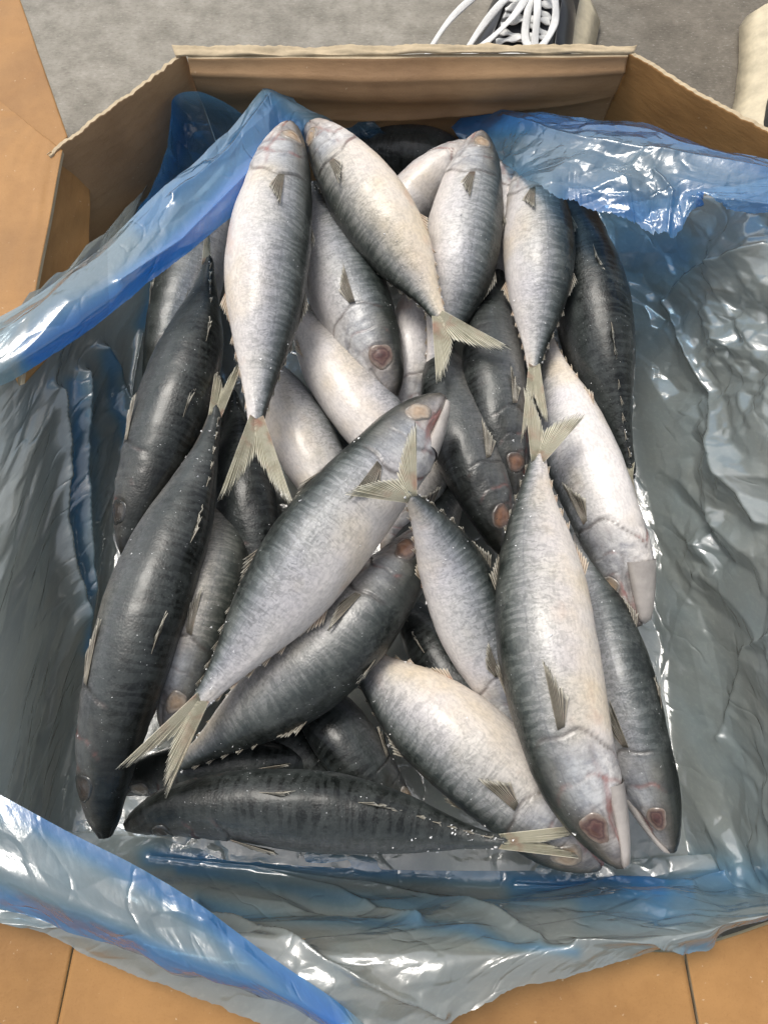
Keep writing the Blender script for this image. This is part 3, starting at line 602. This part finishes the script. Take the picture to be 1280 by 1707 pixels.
# right side
film('liner_sheet', [
    [(960,330,.03),(985,500,.02),(1010,800,.012),(1040,1150,.010),(1060,1500,.012)],
    [(1010,345,.04),(1045,520,.025),(1085,800,.018),(1120,1150,.014),(1160,1500,.014)],
    [(1130,330,.085),(1160,540,.07),(1190,800,.065),(1215,1150,.06),(1240,1500,.05)],
    [(1290,300,.16),(1300,540,.15),(1310,800,.15),(1320,1150,.14),(1330,1520,.12)],
    [(1400,260,.175),(1420,540,.17),(1430,800,.17),(1440,1150,.165),(1450,1540,.14)]],
    420, 240, bag, amp=(.19, .24, .20), cells=(.080, .034, .014), seed=11, dense=1.0, hold=.7,
    folds=[([(1110,510),(1150,590),(1200,690),(1225,770),(1262,870)], .010, 9), ([(1110,505),(1180,455),(1290,420)], .007, 8), ([(1170,960),(1130,1030),(1100,1140)], .004, 8), ([(1290,1060),(1240,1080),(1190,1230)], .005, 9)],
    blue=[([(1010,330),(1060,420),(1130,430)], .35, 60), ([(1140,1450),(1290,1470)], .3, 40)], blue0=.03)
# left side
film('liner_sheet', [
    [(330,300,.03),(300,450,.03),(262,650,.02),(220,900,.015),(180,1200,.010),(170,1460,.012)],
    [(285,280,.05),(250,430,.045),(205,640,.035),(165,900,.025),(125,1200,.018),(100,1450,.018)],
    [(230,330,.10),(180,440,.10),(120,620,.09),(90,900,.075),(60,1180,.065),(40,1400,.06)],
    [(120,440,.155),(60,520,.155),(10,640,.15),(-20,900,.145),(-30,1180,.14),(-40,1380,.13)],
    [(60,500,.165),(-40,580,.165),(-110,680,.165),(-140,900,.16),(-150,1180,.16),(-160,1380,.15)]],
    420, 230, bag, amp=(.11, .14, .12), cells=(.075, .032, .014), aniso=(1.7, 1), seed=23, dense=.95, hold=.7,
    folds=[([(130,620),(128,700),(130,880),(138,1000),(140,1100)], .013, 8), ([(85,650),(95,750),(103,940),(118,1020),(142,1110)], .012, 8), ([(165,580),(200,640),(228,700),(232,760)], .012, 8), ([(232,560),(215,680)], .008, 6), ([(160,870),(215,770)], .005, 7)],
    blue=[([(115,640),(118,900),(135,1080)], .45, 13), ([(150,640),(155,950)], .28, 12), ([(225,680),(232,790),(170,590)], .4, 13), ([(235,540),(270,430)], .4, 18)], blue0=.03)
# near side, folds running left-right
film('liner_sheet', [
    [(20,1380,.03),(300,1400,.012),(640,1425,.012),(900,1440,.012),(1290,1420,.03)],
    [(-20,1450,.06),(300,1460,.02),(640,1480,.02),(900,1490,.02),(1290,1470,.045)],
    [(-40,1500,.09),(300,1520,.07),(640,1530,.07),(900,1525,.07),(1290,1495,.08)],
    [(-60,1500,.115),(300,1580,.116),(560,1610,.118),(720,1600,.118),(900,1575,.118),(1120,1550,.12),(1290,1518,.122)],
    [(-80,1500,.125),(60,1560,.112),(160,1610,.108),(300,1660,.108),(560,1760,.108),(735,1715,.108),(860,1652,.112),(960,1634,.112),(1100,1592,.114),(1140,1600,.114),(1195,1594,.114),(1216,1562,.116),(1290,1548,.118)]],
    460, 210, bag, amp=(.15, .20, .16), cells=(.05, .024, .011), aniso=(2.6, 1), seed=31, dense=.8, hold=.5, torn=.02,
    folds=[([(250,1428),(420,1445),(640,1478),(760,1510),(900,1560)], .006, 6), ([(430,1450),(560,1480),(700,1540)], .006, 6), ([(860,1475),(1000,1490),(1160,1490),(1290,1440)], .008, 7), ([(330,1505),(480,1570),(620,1640),(740,1690)], .008, 9), ([(960,1570),(1090,1570),(1140,1595)], .005, 6)],
    blue=[([(250,1430),(460,1440),(640,1452),(840,1462),(1000,1480),(1150,1478),(1290,1440)], .48, 20), ([(330,1500),(560,1530),(760,1550),(960,1590)], .35, 12), ([(980,1530),(1150,1520),(1290,1460)], .25, 20), ([(300,1455),(560,1490),(860,1520),(1150,1500)], .3, 10), ([(860,1490),(1000,1480),(1100,1500)], .3, 18), ([(1140,1600),(1215,1575),(1290,1545)], .35, 16)], blue0=.03)
# folded hem sweeping down from the far left corner (thicker, bluer)
film('folded_hem', [
    [(-60,560,.178),(60,492,.178),(150,425,.176),(240,345,.170),(320,272,.160),(385,205,.148),(448,142,.135),(478,155,.128)],
    [(-60,600,.186),(60,538,.186),(150,470,.184),(250,385,.176),(335,305,.165),(400,240,.150),(462,180,.135),(500,175,.125)],
    [(-60,640,.184),(60,580,.184),(160,512,.180),(268,425,.172),(355,350,.158),(420,290,.143),(480,225,.125),(540,190,.115)],
    [(-60,672,.172),(50,612,.172),(165,538,.168),(280,450,.160),(368,375,.146),(425,325,.128),(485,258,.112),(560,205,.10)]],
    420, 110, bag, amp=(.08, .12, .10), cells=(.035, .018, .009), aniso=(3.2, 1), seed=41, dense=.9,
    folds=[([(200,470),(300,400),(400,300),(470,225)], .004, 6), ([(290,330),(380,250),(450,160)], .004, 7)],
    blue=[([(60,590),(180,515),(290,425),(380,330),(480,220)], .8, 30), ([(240,370),(340,280),(450,180)], .35, 25)], blue0=.22, torn=.03, dense_fn=lambda px, py, d: d * np.where(px < 180, .75, 1))
# blue gather standing in the far left corner
film('film_gather', [
    [(222,365,.10),(262,290,.115),(283,215,.13),(292,165,.14),(330,158,.14),(372,172,.132),(420,200,.118)],
    [(240,385,.08),(280,310,.095),(300,240,.105),(320,205,.11),(345,200,.11),(390,215,.10),(440,240,.09)],
    [(268,410,.06),(320,330,.065),(345,290,.07),(365,275,.07),(390,270,.07),(425,275,.065),(460,280,.06)]],
    240, 90, bag, amp=(.10, .10, .05), cells=(.04, .018, .009), aniso=(1, 2.2), seed=51, dense=.15, blue0=.5,
    blue=[([(285,170),(300,240),(250,340)], .4, 18)])
film('film_gather', [
    [(455,150,.125),(500,152,.118),(545,150,.112),(582,153,.11),(612,190,.10),(650,230,.08)],
    [(455,195,.10),(500,190,.10),(545,188,.095),(582,200,.088),(610,222,.08),(650,245,.065)],
    [(450,250,.07),(500,245,.07),(545,240,.068),(590,240,.062),(620,246,.06),(655,258,.05)]],
    200, 80, bag, amp=(.10, .10, .05), cells=(.04, .018, .009), seed=57, dense=.15, blue0=.5, blue=[([(480,190),(560,185)], .5, 26)])
# torn blue flap at far right
film('torn_flap', [
    [(752,212,.092),(785,190,.096),(850,190,.108),(960,198,.140),(1060,204,.150),(1150,238,.165),(1300,268,.178),(1420,290,.18)],
    [(758,220,.096),(800,212,.098),(870,216,.125),(960,222,.155),(1060,238,.168),(1150,266,.176),(1300,298,.185),(1420,330,.185)],
    [(762,226,.094),(812,236,.098),(880,262,.140),(960,282,.163),(1060,300,.170),(1150,306,.178),(1300,330,.185),(1420,360,.185)],
    [(764,230,.090),(820,258,.104),(900,322,.156),(950,347,.160),(1040,372,.162),(1126,408,.162),(1158,330,.175),(1206,352,.178),(1300,357,.180),(1420,370,.180)]],
    460, 150, bag, amp=(.10, .11, .08), cells=(.045, .020, .009), aniso=(1.5, 1), seed=63, dense=.55, torn=.07,
    folds=[([(1110,405),(1120,320),(1090,290)], .006, 7), ([(840,200),(960,235),(1100,260),(1290,290)], .004, 8), ([(1150,330),(1200,340),(1290,345)], .006, 8)],
    blue=[([(760,205),(900,205),(1060,220),(1290,280)], .5, 22), ([(960,340),(1050,355),(1120,370)], .42, 34), ([(1150,320),(1290,340)], .3, 30)], blue0=.34)
# folded blue hem across the near left corner
film('folded_hem', [
    [(-70,1290,.150),(0,1325,.150),(110,1385,.145),(220,1440,.138),(320,1500,.130),(440,1588,.122),(560,1670,.116),(640,1740,.112)],
    [(-70,1370,.151),(0,1398,.151),(90,1440,.148),(200,1500,.142),(300,1560,.134),(410,1625,.130),(530,1690,.122),(620,1745,.115)],
    [(-70,1440,.152),(0,1465,.152),(90,1500,.148),(190,1545,.142),(290,1592,.134),(400,1642,.126),(510,1695,.118),(600,1748,.113)],
    [(-70,1488,.135),(0,1512,.132),(80,1535,.128),(180,1572,.122),(280,1612,.116),(390,1652,.111),(490,1692,.108),(590,1742,.108)]],
    400, 130, bag, amp=(.07, .11, .10), cells=(.04, .020, .010), aniso=(2.0, 1), seed=71, dense=.6, torn=.02,
    blue=[([(-20,1325),(110,1390),(320,1510),(440,1600),(560,1690)], .6, 24), ([(-20,1490),(180,1560),(390,1640),(560,1720)], .6, 20)], blue0=.14)

# ------------------------------------------------------------------ cardboard box
box = thing('cardboard_box', 'open brown cardboard box with one wall cut down and flaps folded outward', 'box', (0, .28, 0.002))
def panel(name, quad, nu, nv, mat, warp=None, thick=.004, label=None, jag=0.0, seed=0, parent=box):
    """quad: four world points (rim left, rim right, foot right, foot left)"""
    a, b, c, d = [np.array(x, float) for x in quad]; u = np.linspace(0, 1, nu)[:, None, None]; v = np.linspace(0, 1, nv)[None, :, None]
    P = (a * (1 - u) + b * u) * (1 - v) + (d * (1 - u) + c * u) * v
    N = np.cross(b - a, d - a); N /= np.linalg.norm(N)
    if N @ (CP - (a + b + c + d) / 4) < 0: N = -N
    U = np.repeat(u[..., 0], nv, 1); Vv = np.repeat(v[..., 0], nu, 0)
    Lw = np.linalg.norm(b - a); Lh = np.linalg.norm(d - a)
    off = .0014 * noise2(U * Lw * 25, Vv * Lh * 25, seed) + .003 * noise2(U * Lw * 8, Vv * Lh * 8, seed + 2)
    if warp is not None: off = off + warp(U, Vv)
    if jag:
        e = jag * (.5 * noise2(U * Lw * 55, U * 0, seed + 7) + .5 * noise2(U * Lw * 190, U * 0, seed + 8)) * (1 - Vv) ** 4
        P = P + ((a - d) / np.linalg.norm(a - d)) * e[..., None]
    P = P + N * off[..., None]
    Q = P - N * thick
    n = nu * nv; Fc = grid_faces(nu, nv); top = P.reshape(-1, 3); bot = Q.reshape(-1, 3)
    idx = lambda i, j: i * nv + j
    rim = [(idx(i, 0), idx(i + 1, 0)) for i in range(nu - 1)] + [(idx(nu - 1, j), idx(nu - 1, j + 1)) for j in range(nv - 1)] + [(idx(i + 1, nv - 1), idx(i, nv - 1)) for i in range(nu - 1)] + [(idx(0, j + 1), idx(0, j)) for j in range(nv - 1)]
    sides = np.array([(p, q, q + n, p + n) for p, q in rim])
    o = mesh_obj(name, np.vstack([top, bot]), np.vstack([Fc, Fc[:, ::-1] + n, sides]), mat, parent, True, {'flute': np.tile((U * Lw / .0075).ravel(), 2)})
    o.data.materials.append(M_CEDGE); k = len(Fc) * 2
    mi = np.zeros(len(o.data.polygons), np.int32); mi[k:] = 1; o.data.polygons.foreach_set('material_index', mi)
    sm = np.ones(len(mi), bool); sm[k:] = False; o.data.polygons.foreach_set('use_smooth', sm)
    if label: o['label'] = label
    return o
RZ = .16
far_l, far_r = at(312, 100, RZ), at(1048, 100, RZ)
yF = .636; far_l[1] = yF - .006; far_r[1] = yF - .004
fl0, fr0 = np.array([far_l[0] + .008, yF, .004]), np.array([far_r[0] - .004, yF, .004])
def farwarp(U, V):
    cz = .34 + .10 * np.sin(U * math.pi) - .10 * U
    return .016 * np.exp(-((V - .16) / .12) ** 2) * (.4 + np.sin(U * math.pi)) + .010 * np.exp(-(np.abs(V - cz) / .05)) * np.sin(U * math.pi) ** .5 + .006 * np.exp(-np.abs(V - .07) / .03)
panel('far_wall', (far_l, far_r, fr0, fl0), 200, 90, M_CARDIN, farwarp, jag=0, seed=3)
# folded-over lip along the far rim
lipA, lipB = at(283, 97, .163), at(1066, 99, .163); lipA[1] = yF + .0; lipB[1] = yF + .0
panel('rim_lip', (lipA + [0, .003, .000], lipB + [0, .002, .000], lipB + [-.004, -.005, -.001], lipA + [.004, -.008, -.001]), 180, 8, M_CEDGE, lambda U, V: .003 * noise2(U * 14, V * 2, 4), jag=.004, thick=.0015, seed=9)
# left stub wall, ending in a cut edge that shows the fluting
L0, L1, L2, L3 = at(85, 258, RZ), far_l + np.array([-.002, .003, 0]), np.array([fl0[0], yF, .004]), at(185, 560, .03)
L2b = np.array([fl0[0] - .002, yF + .002, .03]); L3b = at(160, 470, .045)
L3b = at(146, 424, .068)
footL = L3b + (L3b - L0) * .5; 
panel('left_wall', (L0, L1, L2b, footL), 120, 90, M_CARDIN, lambda U, V: .004 * np.sin(U * math.pi) * np.sin(V * math.pi), jag=.004, seed=5, label='short stub of side wall with its fluted edge showing')
# fluting along the cut edge
ed = [L0 * (1 - t) + footL * t for t in np.linspace(0, 1, 320)]
nrm = np.cross(L1 - L0, L3b - L0); nrm /= np.linalg.norm(nrm); nrm = nrm if nrm @ (CP - L0) > 0 else -nrm
out = (L0 - L1); out /= np.linalg.norm(out)
V, Fc = [], []
for i, p in enumerate(ed):
    c = p + nrm * (-.002 + .0016 * math.sin(i * .62)); V += [c - out * .004, c + out * .0012]
    if i: Fc.append((2 * i - 2, 2 * i - 1, 2 * i + 1, 2 * i))
fl = solidify(mesh_obj('fluting', np.array(V), Fc, M_CEDGE, box), .0004)
for s_ in (0.0002, -.0042):
    V = []
    for i, p in enumerate(ed): V += [p + nrm * s_ - out * .003, p + nrm * s_ + out * (.0012 + .0008 * math.sin(i * .11))]
    solidify(mesh_obj('torn_liner_paper', np.array(V), Fc, M_CEDGE, box), .0004)
# right wall
R0, R1 = far_r + np.array([-.001, .003, .001]), at(1420, 292, RZ + .012)
R2, R3 = at(1400, 420, .03), np.array([fr0[0] - .004, yF + .002, .004])
R2 = R1 + np.array([-.035, .0, -.15])
panel('right_wall', (R0, R1, R2, R3), 140, 90, M_CARD, lambda U, V: .004 * np.sin(U * math.pi), jag=.003, seed=6)
# left wall folded outward, and the outer flaps
def flat_panel(name, pts, mat, **k): return panel(name, [at(*p) for p in pts], 90, 90, mat, **k)
flat_panel('left_wall', [(-200,-60,.150),(20,-40,.150),(112,226,.150),(-200,600,.150)], M_CARD, seed=12, label='large side flap folded flat outward', warp=lambda U, V: .012 * U * 0)
flat_panel('inner_flap', [(-200,60,.158),(-4,165,.158),(104,250,.158),(30,640,.158)], M_CARD, seed=13, jag=.006)
flat_panel('left_wall', [(100,256,.150),(150,270,.120),(150,520,.10),(40,640,.149)], M_CARD, seed=14)
flat_panel('left_wall', [(-300,480,.150),(64,470,.150),(-60,760,.142),(-300,900,.142)], M_CARD, seed=15)
wl, wr = at(128, 1552, .088), at(1140, 1588, .088)
panel('near_wall', (wl, wr, wr + [.01, .01, -.095], wl + [-.01, .01, -.095]), 120, 40, M_CARD, seed=16)
n0, n1 = at(93, 1720, .080), at(1163, 1720, .080)
ext = lambda a, b, k: a + (b - a) * k
panel('near_flap', (wl + [.001, 0, .001], wr + [-.001, 0, .001], ext(wr, n1, 2.2), ext(wl, n0, 2.2)), 140, 70, M_CARD, seed=17, warp=lambda U, V: .002 * np.sin(U * 9))
lw, rw = at(-220, 1480, .095), at(1460, 1480, .095)
panel('near_left_flap', (lw, wl - [.001, 0, .0015], ext(wl, n0, 2.2) - [.001, 0, .002], lw + [-.0, -.16, 0]), 70, 60, M_CARD, seed=18)
panel('near_right_flap', (wr + [.001, 0, .0015], rw, rw + [0, -.16, 0], ext(wr, n1, 2.2) + [.001, 0, .002]), 70, 60, M_CARD, seed=19)
# lower side walls and base (behind the film)
bl, br = at(150, 1450, .006), at(1150, 1450, .006)
panel('base', ([fl0[0], yF, .0045], [fr0[0], yF, .0045], [br[0] + .01, br[1] - .02, .0045], [bl[0] - .01, bl[1] - .02, .0045]), 30, 30, M_CARDIN, seed=20, thick=.003)
panel('left_wall', (at(-110,1500,.12), at(-60,520,.148), at(190,520,.004), at(70,1450,.004)), 60, 40, M_CARDIN, seed=21)
panel('right_wall', (at(1400,420,.165), at(1420,1560,.13), at(1270,1450,.004), at(1170,480,.004)), 60, 40, M_CARDIN, seed=22)

# ------------------------------------------------------------------ ground
n = 120; xs = np.linspace(-1, 1, n); X, Y = np.meshgrid(np.sign(xs) * np.abs(xs) ** 3 * 40, np.sign(xs) * np.abs(xs) ** 3 * 40, indexing='ij')
Z = np.zeros_like(X); 
gr = mesh_obj('ground', np.stack([X, Y, Z], -1).reshape(-1, 3), grid_faces(n, n), M_CONC); gr['kind'] = 'structure'; gr['label'] = 'worn grey concrete ground, damp towards the right'

# ------------------------------------------------------------------ sneakers
M_SOLE = mat_simple('dirty_cream_rubber', (.62, .54, .38), .6, 55, .6, .3, 240)
M_UPPER = mat_simple('black_mesh_upper', (.018, .020, .023), .55, 60, .3, .5, 420)
M_OVER = mat_simple('black_glossy_overlay', (.012, .013, .016), .25, 40, .3)
M_LACE = mat_simple('white_lace', (.74, .74, .72), .75, 200, .25, .5, 900)
M_TONGUE = mat_simple('grey_tongue', (.04, .042, .05), .8, 80, .4, .4, 300)
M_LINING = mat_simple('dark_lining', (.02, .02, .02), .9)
def sneaker(label, loc, rot, flip=1, loops=True):
    t = thing('sneaker', label, 'shoe', loc, 'black sneakers with white laces behind the box')
    ca, sa = math.cos(rot), math.sin(rot)
    def w3(p): p = np.asarray(p, float); x, y, z = p[..., 0], p[..., 1] * flip, p[..., 2]; return np.stack([x * ca - y * sa, x * sa + y * ca, z], -1) + np.array(loc)
    L = .31; K = 1.22; X = np.linspace(0, 1, 60)                      # 0 heel, 1 toe
    hw = np.interp(X, [0, .03, .1, .3, .5, .68, .8, .9, .96, 1], [.012, .026, .034, .036, .040, .049, .049, .040, .026, .006]) * K
    cy = np.interp(X, [0, .3, .6, 1], [0, 0, -.003, .004])
    def ring(prof, nm, mat, close=True):
        V = np.array([[(x * L, cy[i] + yy, zz) for (yy, zz) in prof(i, x)] for i, x in enumerate(X)]); k = V.shape[1]
        return mesh_obj(nm, w3(V).reshape(-1, 3), grid_faces(len(X), k, True), mat, t)
    def solep(i, x):
        h = hw[i]; th = .034 - .010 * sstep(.6, 1, x) + .012 * sstep(.93, 1, x); b = .004 * sstep(.75, 1, x) * 3
        return [(-h - .004, b), (-h - .034, b + .008), (-h - .019, th - .010), (-h - .005, th - .002), (-h + .004, th), (h - .004, th), (h + .005, th - .002), (h + .006, th - .010), (h + .006, b + .008), (h + .004, b)]
    ring(solep, 'sole', M_SOLE)
    hgt = np.interp(X, [0, .05, .25, .40, .55, .7, .82, .92, 1], [.075, .088, .082, .088, .078, .060, .050, .042, .024])
    def upp(i, x):
        h = hw[i] + .004; z0 = .026; H = hgt[i] - z0; r = []
        for j in range(25):
            a = math.pi * j / 24; ex = .75; r.append((-math.copysign(abs(math.cos(a)) ** ex, math.cos(a)) * h * (1 if True else 1), z0 + H * math.sin(a) ** .8))
        return r
    ring(upp, 'upper', M_UPPER)
    def topz(x, y):
        h = np.interp(x, X, hw) + .004; H = np.interp(x, X, hgt) - .026; c = min(1, abs(y) / h) ** (1 / .75); return .026 + H * math.sqrt(max(0, 1 - c * c)) ** .8
    # toe cap overlay, side overlays, collar
    def patch(nm, x0, x1, y0, y1, mat, lift=.0022, taper=0):
        nn = 26; V = []
        for i in range(nn):
            for j in range(nn):
                x = x0 + (x1 - x0) * i / (nn - 1); k = j / (nn - 1); yy = (y0 + (y1 - y0) * k) * (1 - taper * i / (nn - 1)); h = np.interp(x, X, hw) + .004
                y = yy * h; z = topz(x, y) + lift * (1 if 0 < j < nn - 1 and 0 < i < nn - 1 else -.2); V.append((x * L, np.interp(x, X, cy) + y * (1.02), z))
        return solidify(mesh_obj(nm, w3(np.array(V)), grid_faces(nn, nn), mat, t), .0012, 0)
    patch('toe_overlay', .86, .985, -.93, .93, M_OVER); patch('side_overlay', .30, .66, .55, .96, M_OVER); patch('side_overlay', .30, .66, -.96, -.55, M_OVER)
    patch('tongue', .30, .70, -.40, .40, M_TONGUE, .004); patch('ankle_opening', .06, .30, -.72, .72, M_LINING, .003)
    def ribbon(nm, pts, wd=.0045, th=.0012):
        c = spline(pts, 16 * len(pts)); T = np.gradient(c, axis=0); T /= np.linalg.norm(T, axis=1)[:, None]; up = np.array([0, 0, 1.0])
        S = np.cross(T, up); S /= np.maximum(np.linalg.norm(S, axis=1), 1e-6)[:, None]; U = np.cross(S, T); V = []
        for i in range(len(c)):
            tw = .35 * math.sin(i * .17 + pts[0][0] * 99)
            s2 = S[i] * math.cos(tw) + U[i] * math.sin(tw); u2 = np.cross(s2, T[i])
            for a in range(8): an = 2 * math.pi * a / 8; V.append(c[i] + s2 * wd * math.cos(an) + u2 * th * math.sin(an))
        return mesh_obj(nm, w3(np.array(V)), grid_faces(len(c), 8, True), M_LACE, t)
    xs_ = [.72, .66, .60, .54, .48, .42, .36]
    for i, x in enumerate(xs_):
        a = .024; 
        for sgn in (1, -1):
            p = []
            for k in np.linspace(-1, 1, 7): xx = x + .045 * k * sgn * .5; yy = a * k; p.append((xx * L, yy, topz(xx, yy) + .0065 + .002 * (1 - k * k) + (.0018 if sgn > 0 else 0)))
            ribbon('lace', p)
    if loops:
        z = lambda x, y: topz(x, y) + .008
        ribbon('lace_loop', [(.40 * L, .0, .100), (.44 * L, .034, .105), (.55 * L, .076, .080), (.66 * L, .096, .050), (.74 * L, .084, .044), (.70 * L, .050, .070), (.58 * L, .016, .092), (.42 * L, .0, .101)], .0042)
        ribbon('lace_loop', [(.40 * L, .0, .100), (.46 * L, -.020, .105), (.55 * L, -.030, .094), (.64 * L, -.022, .085), (.62 * L, -.006, .084), (.52 * L, .0, .094), (.42 * L, .0, .101)], .0042)
        ribbon('lace_end', [(.41 * L, .0, .101), (.52 * L, .026, .100), (.64 * L, .050, .074), (.75 * L, .058, .055), (.85 * L, .045, .052)], .0040)
        ribbon('lace_end', [(.41 * L, .0, .101), (.54 * L, -.010, .100), (.68 * L, -.018, .078), (.80 * L, -.020, .066)], .0040)
    return t
s1 = at(900, 60, .03)
sneaker('black sneaker with loosely tied white laces standing behind the far rim of the box', (s1[0] + .016, s1[1] + .105, .001), math.radians(-90 - 16), -1)
s2 = at(1290, 150, .03)
sneaker('black sneaker at the right edge of the photograph, mostly out of view', (s2[0] + .072, s2[1] + .15, .001), math.radians(-90 - 8), 1)
